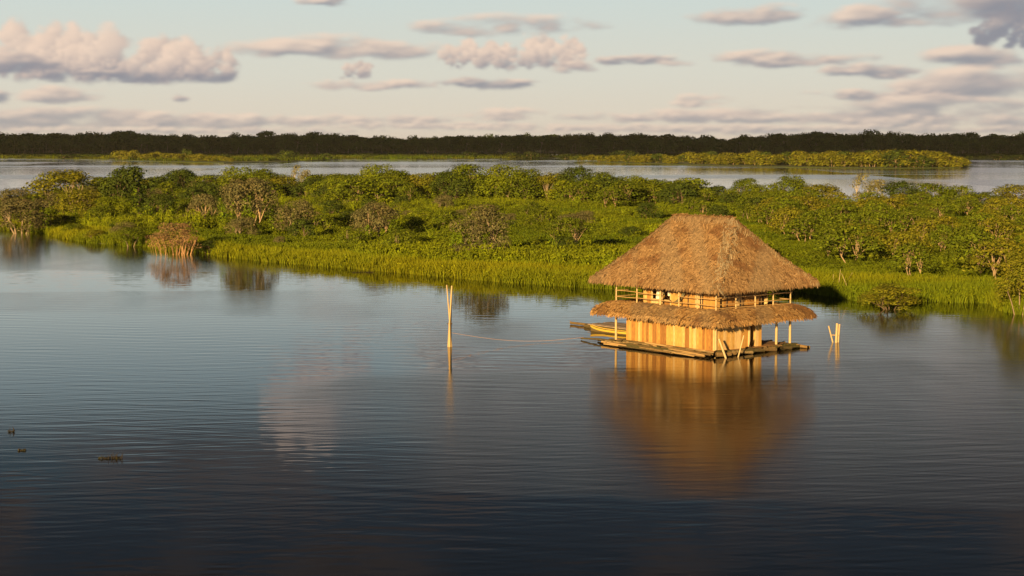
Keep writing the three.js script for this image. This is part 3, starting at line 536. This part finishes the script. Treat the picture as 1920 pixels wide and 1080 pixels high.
// by plan steps: centre, foot, top, width
function growAt(name, label, category, grp, kind, variant, px, base, topY, wpx, y = .1) { const p = at(px, base), h = heightAt(topY, p.d) - y; return grow(name, label, category, grp, kind, variant, p.x, p.z, widthAt(wpx, p.d), h, y); }
// trees that can be told apart
growAt('marsh_bush', 'largest round olive grey bush on the bank left of the house', 'bush', null, 'oliveBush', 0, 903, 494, 384, 134);
growAt('marsh_tree', 'olive flat topped tree with vine covered trunks left of the largest bush', 'tree', null, 'oliveTree', 1, 705, 462, 378, 104);
growAt('marsh_tree', 'dome topped green tree with hanging creepers between largest bush and thatched roof', 'tree', null, 'flatTree', 1, 1064, 487, 406, 104);
growAt('marsh_tree', 'tall olive grey tree standing above the dry brown bush, right of it', 'tree', null, 'oliveTree', 0, 465, 448, 330, 122);
growAt('marsh_bush', 'olive bush hung with bright creepers just right of the tall olive tree', 'bush', null, 'oliveBush', 1, 556, 447, 370, 96);
growAt('marsh_tree', 'small flat topped tree with a pale forked trunk left of the tall olive tree', 'tree', null, 'flatTree', 2, 385, 440, 363, 66);
growAt('marsh_tree', 'dark creeper draped tree, highest of the trees on the left end', 'tree', null, 'darkTree', 0, 240, 412, 311, 120);
growAt('marsh_tree', 'broad golden olive tree on the far left end of the peninsula', 'tree', null, 'goldTree', 0, 122, 398, 317, 150);
growAt('marsh_bush', 'drooping olive bush on the leftmost tip of the peninsula', 'bush', null, 'oliveBush', 2, 40, 438, 372, 130);
growAt('marsh_bush', 'low golden bush standing in the water at the left tip', 'bush', null, 'waterBush', 0, 80, 434, 396, 84);
growAt('dry_bush', 'dry brown bush with orange stems standing in the water', 'bush', null, 'dryBush', 0, 328, 478, 418, 112);
growAt('marsh_bush', 'dark low bush at the water edge left of the dry bush', 'bush', null, 'greenTree', 0, 245, 463, 424, 66);
growAt('shore_tree', 'tall golden tree with bare stems at the right picture edge', 'tree', null, 'goldTree', 1, 1912, 590, 476, 110);
growAt('marsh_bush', 'round leafy bush standing alone in the water right of the house', 'bush', null, 'waterBush', 0, 1670, 580, 530, 118, 0);
growAt('pale_tree', 'pale sparse tree rising above the back thicket on the right', 'tree', null, 'paleTree', 0, 1625, 398, 324, 78);
growAt('pale_tree', 'bleached bare topped tree in the back row left of centre', 'tree', null, 'paleTree', 0, 563, 372, 308, 46);
growAt('marsh_tree', 'dark tree beside the left slope of the thatched roof', 'tree', null, 'darkTree', 1, 1216, 425, 378, 62);
growAt('marsh_bush', 'small dark bush touching the left slope of the thatched roof', 'bush', null, 'darkTree', 1, 1185, 462, 424, 60);
for (const [x, b, t, w, k, v] of [[28, 412, 352, 92, 'oliveBush', 2], [150, 418, 352, 104, 'goldTree', 1], [92, 410, 358, 96, 'oliveBush', 1], [192, 432, 384, 74, 'greenTree', 0], [300, 424, 362, 80, 'darkTree', 1], [215, 424, 366, 84, 'greenTree', 1], [345, 418, 372, 60, 'greenTree', 2]]) growAt('marsh_bush', HUE(k, v) + ' bush in the mass of bushes on the left tip', 'bush', 'bushes massed on the left tip', k, v, x, b, t, w);
// the back row whose tops stand against the far water
const sky_line = [[200, 330], [292, 333], [340, 317], [398, 327], [448, 309], [492, 314], [530, 328], [596, 333], [650, 326], [706, 304], [742, 316], [790, 323], [846, 318], [880, 307], [948, 305], [988, 314], [1040, 322], [1086, 311], [1124, 322], [1180, 326], [1232, 334], [1282, 343], [1340, 348], [1398, 334], [1432, 343], [1480, 327], [1538, 344], [1690, 339], [1745, 343], [1795, 345], [1838, 358], [1905, 344]];
sky_line.forEach(([x, y], k) => { const b = lerp(378, 398, clamp((x - 300) / 1300)), kinds = [['greenTree', 0], ['goldTree', k % 2], ['darkTree', k % 2], ['greenTree', 2], ['greenTree', 1]][k % 5]; growAt('back_row_tree', 'bushy ' + HUE(...kinds) + ' tree in the back row against the far water', 'tree', 'trees of the back row', kinds[0], kinds[1], x, b, y, 78 + TR() * 26); });
// thickets of lesser trees, picked at random inside outlined patches
function thicket(name, label, grp, poly, count, kinds, hMin, hMax, wide, gap) {
  const P = poly.map(([x, y]) => at(x, y)), xs = P.map((q) => q.x), zs = P.map((q) => q.z), done = []; let guard = 0;
  while (done.length < count && guard++ < count * 60) {
    const x = lerp(Math.min(...xs), Math.max(...xs), TR()), z = lerp(Math.min(...zs), Math.max(...zs), TR()); if (!inside(x, z, P) || done.some((q) => Math.hypot(q[0] - x, q[1] - z) < gap)) continue;
    done.push([x, z]); const h = lerp(hMin, hMax, TR()), [k, v] = kinds[Math.floor(TR() * kinds.length)]; grow(name, label.replace('{c}', HUE(k, v)), name.endsWith('shrub') ? 'shrub' : 'tree', grp, k, v, x, z, h * wide * (.8 + .4 * TR()), h);
  }
}
thicket('thicket_tree', '{c} tree in the dense thicket behind the open marsh', 'thicket behind the open marsh', [[560, 392], [700, 395], [900, 388], [1100, 398], [1290, 410], [1300, 382], [1000, 374], [600, 368]], 110, [['thicketGreen', 0], ['thicketGreen', 1], ['thicketGreen', 2], ['thicketDark', 0], ['grove', 1], ['grove', 0]], 4.4, 7.2, 1.4, 3.4);
thicket('thicket_tree', '{c} tree in the thicket on the left end', 'thicket at the left end', [[150, 398], [330, 400], [420, 392], [560, 385], [540, 368], [200, 368]], 44, [['thicketGreen', 0], ['thicketDark', 0], ['thicketGreen', 2], ['oliveBush', 1]], 4.2, 7, 1.35, 4);
thicket('grove_tree', 'flat topped {c} tree with pale trunk in the right grove', 'grove right of the house', [[1420, 440], [1500, 470], [1580, 515], [1680, 535], [1860, 545], [1960, 560], [1990, 418], [1700, 402], [1400, 398]], 105, [['grove', 0], ['grove', 1], ['grove', 2], ['grove', 3]], 3.6, 5.2, 1.3, 3.7);
thicket('thicket_tree', '{c} tree in the thicket behind the thatched roof', 'thicket behind the roof', [[1280, 420], [1440, 440], [1480, 400], [1290, 392]], 16, [['thicketGreen', 0], ['grove', 1], ['thicketDark', 0]], 3.5, 5, 1.3, 4);
thicket('marsh_shrub', '{c} shrub on the open marsh', 'shrubs on the open marsh', [[300, 440], [430, 465], [640, 480], [860, 500], [1080, 515], [1180, 500], [1150, 420], [900, 405], [600, 402], [320, 410]], 62, [['thicketGreen', 0], ['thicketGreen', 1], ['oliveBush', 2], ['thicketDark', 0], ['thicketGreen', 2]], 1.7, 4.2, 1.25, 4.5);
thicket('marsh_shrub', 'low {c} shrub near the left shore', 'shrubs near the left shore', [[100, 440], [200, 452], [290, 458], [330, 420], [180, 405], [90, 415]], 16, [['greenTree', 0], ['goldTree', 0], ['oliveBush', 1], ['darkTree', 1]], 1.6, 3.2, 1.4, 5);
for (const [x, y, t, w, k, v] of [[290, 462, 440, 40, 'greenTree', 0], [390, 476, 450, 46, 'darkTree', 1], [425, 470, 445, 34, 'greenTree', 2], [180, 455, 430, 46, 'goldTree', 0], [140, 445, 418, 50, 'greenTree', 0]]) growAt('shore_shrub', 'small shrub at the waterline near the dry brown bush', 'bush', 'shrubs at the left waterline', k, v, x, y, t, w);

// ---------------------------------------------------------------- grass, reeds and herbs: beyond counting
function tuft(seed, n, h, spread, wd, pal, leafy) {
  const R = rng(seed), s = new Soup();
  for (let k = 0; k < n; k++) {
    const w = R() * 6.283, q = spread * Math.sqrt(R()), x = Math.cos(w) * q, z = Math.sin(w) * q, hh = h * (.55 + .6 * R()), lw = R() * 6.283, ln = hh * (.12 + .3 * R()), p = pal[Math.floor(R() * 3)], j = .8 + .4 * R(), c = p.map((v) => v * j), a = R() * 3.14, ex = Math.cos(a) * wd, ez = Math.sin(a) * wd;
    const mx = x + Math.cos(lw) * ln * .35, mz = z + Math.sin(lw) * ln * .35, tx = x + Math.cos(lw) * ln, tz = z + Math.sin(lw) * ln;
    s.quad([x - ex, 0, z - ez], [x + ex, 0, z + ez], [mx + ex, hh * .6, mz + ez], [mx - ex, hh * .6, mz - ez], c); s.quad([mx - ex, hh * .6, mz - ez], [mx + ex, hh * .6, mz + ez], [tx + ex * .15, hh, tz + ez * .15], [tx - ex * .15, hh, tz - ez * .15], c);
  }
  if (leafy) { const lobes = []; for (let k = 0; k < leafy; k++) lobes.push([(R() - .5) * spread, h * (.15 + .75 * R()), (R() - .5) * spread, .22, .2, .22]); leaves(s, R, lobes, 2.2, .2, pal, .5); }
  return s.geo();
}
function scatter(name, label, category, geo, pts, tint) {
  const m = new THREE.InstancedMesh(geo, leafMat, pts.length), o = new THREE.Object3D(), R = rng(name.length * 91 + 7), c = new THREE.Color();
  pts.forEach(([x, y, z, s, sy], k) => { o.position.set(x, y, z); o.rotation.set(0, R() * 6.283, 0); o.scale.set(s, s * (sy ?? 1), s); o.updateMatrix(); m.setMatrixAt(k, o.matrix); const t = tint(x, z, R); c.setRGB(...t); m.setColorAt(k, c); });
  m.name = name; m.castShadow = m.receiveShadow = true; scene.add(m); return tag(m, label, category, null, 'stuff');
}
{
  const R = rng(2024), reed = [], grass = [], herb = [];
  let guard = 0;
  const zMin = Math.min(...outline.map((q) => q.z)), zMax = Math.max(...outline.map((q) => q.z));
  while (guard++ < 470000) {
    const z = lerp(zMax, zMin, Math.pow(R(), 1.25)), d = -z, x = (R() - .5) * 2 * (d * .39 + 12);
    if (!inside(x, z, outline)) continue;
    const sd = shoreDist(x, z);
    if (sd < 2 + 9 * noise2(x * .055 + 3, z * .055)) { if (reed.length < 60000) reed.push([x, .05, z, .8 + .5 * R(), .75 + .5 * noise2(x * .2 + 5, z * .2)]); continue; }
    const pz = fbm(x * .06 + 30, z * .045, 3), inGrove = x / d > .15;
    if (R() < (inGrove ? .12 : .5) + (pz - .5) * 2.2) { if (herb.length < 45000) herb.push([x, .1, z, .75 + .7 * R() + (R() < .06 ? .5 : 0), .36 + (inGrove ? .1 : 1.15 * pz * pz)]); } else if (grass.length < 120000) grass.push([x, .1, z, .85 + .5 * R(), (.7 + .6 * noise2(x * .13, z * .13 + 8)) * (inGrove ? .75 : 1)]);
  }
  for (let k = 0; k + 1 < shore.length; k++) {                           // the floating edge of the reed bed, standing in the water
    const A = shore[k], B = shore[k + 1], n = Math.hypot(B.x - A.x, B.z - A.z) * 9, thin = shorePx[k][0] < 400 ? .35 : 1;
    for (let q = 0; q < n * thin; q++) { const t = R(), o = R(); reed.push([lerp(A.x, B.x, t) + (R() - .5), 0, lerp(A.z, B.z, t) + o * 1.8 - .3, .7 + .5 * R(), .55 + .4 * R()]); }
  }
  scatter('reed_bed', 'yellow green reeds along the near shore of the peninsula', 'reeds', tuft(1, 16, 1.15, .42, .03, PAL.gold.map((c, i) => [c[0] * 1.0, c[1] * 1.17, c[2] * .6]), 2), reed, (x, z, r) => { const n = noise2(x * .09 + 3, z * .12), j = .8 + .4 * r(); return [j * lerp(.8, 1.35, n), j * lerp(.95, 1.2, n), j * .8]; });
  scatter('marsh_grass', 'bright green grass over the open marsh', 'grass', tuft(2, 16, .95, .5, .035, PAL.lime, 1), grass, (x, z, r) => { const n = noise2(x * .05 + 40, z * .06), j = .68 + .4 * r(); return [j * lerp(.6, 1.15, n), j * lerp(.72, 1.08, n), j * .8]; });
  scatter('marsh_herbs', 'tall leafy herbs and creepers over the marsh', 'herbs', tuft(3, 8, 1.7, .34, .03, PAL.lime, 9), herb, (x, z, r) => { const n = noise2(x * .08 + 9, z * .08), j = .6 + .65 * r(); return [j * lerp(.72, 1.45, n), j * lerp(.8, 1.4, n), j]; });
}

// ---------------------------------------------------------------- small drifting things
const weedMat = new THREE.MeshStandardMaterial({ vertexColors: true, roughness: .9, side: THREE.DoubleSide });
function weed(label, px, py, n, h, spread, seed) {
  const p = at(px, py), R = rng(seed), g = thing('floating_weed', label, 'water plant', null, p.x, 0, p.z), s = new Soup(), mat = new Soup();
  for (let k = 0; k < n; k++) { const x = (R() - .5) * spread, z = (R() - .5) * spread * .3, hh = h * (.4 + .7 * R()), lx = (R() - .5) * h * .8; s.tube([[x, -.1, z], [x + lx * .4, hh * .6, z], [x + lx, hh, z]], [.014, .012, .004], [.035, .025, .012], 4); }
  leaves(mat, R, [[-spread * .42, .03, 0, spread * .14, .05, .1], [0, .02, 0, spread * .3, .04, .1], [spread * .3, .03, 0, spread * .15, .06, .1]], 30, .09, [[.03, .028, .012], [.02, .02, .008], [.045, .03, .015]], .3);
  part('stalks', s.geo(), weedMat, g); part('leaf_mat', mat.geo(), weedMat, g);
}
weed('small clump of dark water plants drifting alone on the lower left water', 208, 860, 16, .32, 1.05, 1);
weed('few thin stalks poking up from the water at the far left', 22, 810, 4, .3, .35, 2);
weed('flat scrap of weed floating left of the drifting plant clump', 42, 845, 3, .1, .4, 3);
weed('low floating weed raft just off the reeds left of the tall poles', 682, 511, 10, .35, 2.4, 4);
{
  const p = at(1775, 556), g = thing('dead_branch', 'bleached forked dead branch lying at the waterline on the right', 'branch', null, p.x, 0, p.z), s = new Soup();
  s.tube([[-.4, .9, -.3], [.5, .45, 0], [1.5, .1, .3], [2.6, .05, .2]], [.05, .07, .09, .05], [.5, .37, .22], 6); part('limb', s.geo(), barkMat, g);
  const s2 = new Soup(); s2.tube([[1.2, .2, .2], [2, .4, .1], [2.8, .3, .3]], [.05, .04, .02], [.45, .33, .2], 5); part('twig', s2.geo(), barkMat, g);
}
for (const [k, [px, py, lean, h]] of [[1572, 552, .1, 2.4], [1582, 550, .5, 2], [1590, 556, -.4, 2.2], [1562, 549, 0, 1.8]].entries()) {
  const p = at(px, py), g = thing('bare_stalk', 'thin bare pale stalk in the reeds beyond the right eave', 'stalk', 'bare stalks beyond the right eave', p.x, 0, p.z), s = new Soup();
  s.tube([[0, -.2, 0], [lean * .4, h * .5, 0], [lean * 1.6, h, 0]], [.05, .04, .02], [.4, .32, .17], 5); part('stem', s.geo(), barkMat, g);
}

scene.fog = new THREE.FogExp2(new THREE.Color().setRGB(.9, .88, .85), 2.2e-5);     // a breath of evening haze over the far shore
// ---------------------------------------------------------------- the far shores
const farSoil = new THREE.MeshStandardMaterial({ color: L(.06, .085, .014), roughness: 1 });
const farEdge = [[-900, 296], [0, 297], [200, 299], [330, 304], [420, 306], [560, 303], [640, 299], [780, 300], [960, 297.5], [1040, 296], [1090, 300], [1250, 303], [1420, 303], [1840, 297], [1930, 299], [2800, 297]].map(([x, y]) => at(x, y));
landSheet('far_shore', 'flat green land on the far side of the lake', [...farEdge, { x: 3800, z: -7600 }, { x: -3800, z: -7600 }], .35, farSoil);
landSheet('far_island', 'low ground of the golden island in the far water', [[1085, 303], [1250, 308], [1420, 313], [1650, 316], [1800, 315], [1825, 311], [1760, 306], [1500, 303], [1250, 302]].map(([x, y]) => at(x, y)), .3, farSoil);
{
  const R = rng(71);
  // golden bushes of the island on the right and of the left spit
  const isl = [[1085, 303], [1250, 308], [1420, 313], [1650, 316], [1800, 315], [1825, 311], [1760, 306], [1500, 303.5], [1250, 302.5]].map(([x, y]) => at(x, y));
  for (let k = 0; k < 74; k++) {
    const t = (k + R() * .6) / 74, px = lerp(1080, 1815, t), b = lerp(302.5, 315, Math.min(1, Math.pow(t * 1.3, .8))) - R() * R() * 5, p = at(px, b), h = lerp(4.2, 9.5, Math.pow(clamp(t * 1.5), .7)) * (.75 + .4 * R()) * (t > .95 ? .7 : 1);
    grow('island_bush', 'golden green bush on the low island in the far right water', 'bush', 'bushes of the far golden island', 'farBush', k % 5 === 0 ? 2 : k % 2, p.x, p.z, h * (1.4 + .7 * R()), h, .1);
  }
  for (let k = 0; k < 26; k++) {
    const t = (k + R() * .6) / 26, px = lerp(222, 440, t), b = lerp(300, 305, t) - R() * 2.5, p = at(px, b), h = (7.5 - 3.5 * t) * (.7 + .5 * R());
    grow('spit_bush', 'golden bush on the spit across the water at the left', 'bush', 'bushes of the far left spit', 'farBush', k % 2, p.x, p.z, h * (1.4 + .6 * R()), h, .1);
  }
  for (const [px, b, t, w] of [[350, 300, 279, 28], [420, 300, 288, 34], [540, 301, 281, 44], [505, 302, 296, 40], [580, 300, 289, 36], [610, 299, 287, 30], [880, 296, 284, 40], [960, 297, 285, 34], [995, 297, 284, 40], [1060, 298, 288, 36], [690, 297, 287, 36], [1170, 299, 281, 60], [1330, 301, 283, 46], [1870, 299, 289, 56], [1905, 299, 290, 40], [1020, 296, 288, 30], [130, 298, 290, 60], [60, 297, 289, 50], [185, 298, 289, 40]]) growAt('far_shore_bush', 'dark bush at the edge of the far shore', 'bush', 'bushes of the far shore', 'farBush', 2, px, b, t, w);
}
{
  // the forest: one far-off mass
  const make = (seed, o) => { const k = plant(seed, o); return mergeGeometries([k.crown, k.trunk]); };
  const trees = [make(201, { n: 18, y0: .28, y1: 1, lr: .24, per: 8, leaf: .1, pal: 'dark', stems: 1, thick: .014, bark: 'grey', split: .5 }), make(202, { shape: 'umbrella', n: 14, y0: .5, y1: 1, lr: .26, per: 8, leaf: .1, pal: 'dark', stems: 1, thick: .014, bark: 'grey', split: .55 }), make(203, { n: 16, y0: .02, y1: 1, lr: .24, per: 8, leaf: .1, pal: 'dark', stems: 3, bark: 'dark', split: .3 })];
  const R = rng(303), sets = [[], [], []];
  for (let row = 0; row < 9; row++) {
    const d0 = 2050 + row * 70;
    for (let x = -1150; x < 1150; x += 5 + R() * 5) {
      const d = d0 + R() * 60 + 120 * (noise2(x * .004 + 7, row * .2) - .5), und = R() < (row < 3 ? .5 : .25), k = und ? 2 : R() < .3 ? 1 : 0, grove = noise2(x * .008 + 3, 4) * 5;
      const h = und ? 7 + 7 * R() : (14.5 + grove * 1.3 + 7 * R() * R() + (R() < .07 ? 3 + 2.5 * R() : 0)) * (d / 2300) + .8 * row * .35; const wd = und ? 1.3 : .7 + .4 * R(); sets[k].push([x * d / 2150, .2, -d, h * wd, 1 / wd]);
    }
  }
  const tint = (x, z, r) => { const j = 1.3 + .9 * r(); return [j * 1.02, j, j * 1.05]; };
  ['far_forest_round', 'far_forest_flat', 'far_forest_edge'].forEach((n, k) => scatter(n, ['dark rainforest of rounded crowns along the horizon', 'flat topped trees standing out of the horizon rainforest', 'undergrowth along the foot of the horizon rainforest'][k], 'forest', trees[k], sets[k], tint));
}
{
  // an evening cloud behind the look-out, whose shade lies on the far forest
  const R = rng(616), parts = [];
  for (let k = 0; k < 70; k++) { const g = new THREE.IcosahedronGeometry(1, 2), p = g.attributes.position, r = 150 + 130 * R(); for (let q = 0; q < p.count; q++) { const x = p.getX(q), y = p.getY(q), z = p.getZ(q), m = .85 + .35 * fbm(x * 2 + k, y * 2 + z * 2, 3); p.setXYZ(q, x * m * r * 1.3, y * m * 84, z * m * r); } g.translate((R() - .5) * 3000, (R() - .5) * 34, (R() - .5) * 420); g.deleteAttribute('normal'); g.computeVertexNormals(); parts.push(g); }
  const c = new THREE.Mesh(mergeGeometries(parts), new THREE.MeshStandardMaterial({ color: L(.8, .8, .8), roughness: 1 })); c.name = 'cloud'; c.position.set(-1500, 880, 2150); scene.add(c); tag(c, 'long evening cloud behind the look-out shading the far forest', 'cloud', null, 'structure');
}
for (const [k, px] of [1036, 1045].entries()) {
  const p = at(px, 294), g = thing('white_hut', ['tiny white hut on the far shore, left of two', 'tiny white hut on the far shore, right of two'][k], 'hut', 'white huts on the far shore', p.x, heightAt(294, p.d), p.z - 20);
  const wm = new THREE.MeshStandardMaterial({ color: L(.8, .8, .78), roughness: .8 }), m = part('wall', new THREE.BoxGeometry(2.6, 1.8, 3), wm, g); m.position.y = .9;
  const s = new THREE.Shape([new THREE.Vector2(-1.6, 0), new THREE.Vector2(1.6, 0), new THREE.Vector2(0, .9)]), rf = part('roof', new THREE.ExtrudeGeometry(s, { depth: 3.4, bevelEnabled: false }), wm, g); rf.position.set(0, 1.8, -1.7);
}
{
  const R = rng(808), pts = [];
  for (let k = 0; k < 9000; k++) { const d = 1330 + 760 * R(), x = (R() - .5) * d * .68; if (inside(x, -d, [...farEdge, { x: 3800, z: -7600 }, { x: -3800, z: -7600 }])) pts.push([x, .2, -d, 1.6 + 1.6 * R(), .5 + .4 * R()]); }
  scatter('far_meadow', 'flat green meadow between the far shore and the forest', 'meadow', tuft(5, 12, 1.2, 1.1, .12, PAL.lime, 4), pts, (x, z, r) => { const n = noise2(x * .02, z * .02), j = .3 + .4 * r(); return [j * lerp(.7, 1.2, n), j, j]; });
}
{
  // things of one group that look alike are told apart by counting from the left
  const byLabel = new Map(); for (const o of scene.children) if (o.userData.group) { const k = o.userData.label; if (!byLabel.has(k)) byLabel.set(k, []); byLabel.get(k).push(o); }
  const nth = (n) => n + (n % 100 > 10 && n % 100 < 14 ? 'th' : ['th', 'st', 'nd', 'rd'][n % 10] ?? 'th');
  for (const [label, all] of byLabel) if (all.length > 1) all.sort((p, q) => p.position.x / -p.position.z - q.position.x / -q.position.z).forEach((o, k) => { o.userData.label = label + ', ' + (k === 0 ? 'leftmost' : k === all.length - 1 ? 'rightmost' : nth(k + 1) + ' from the left'); });
}
scene.traverse((o) => { if (o.isMesh && o.name !== 'lake_water') { o.castShadow = true; o.receiveShadow = true; } });
renderer.render(scene, camera);
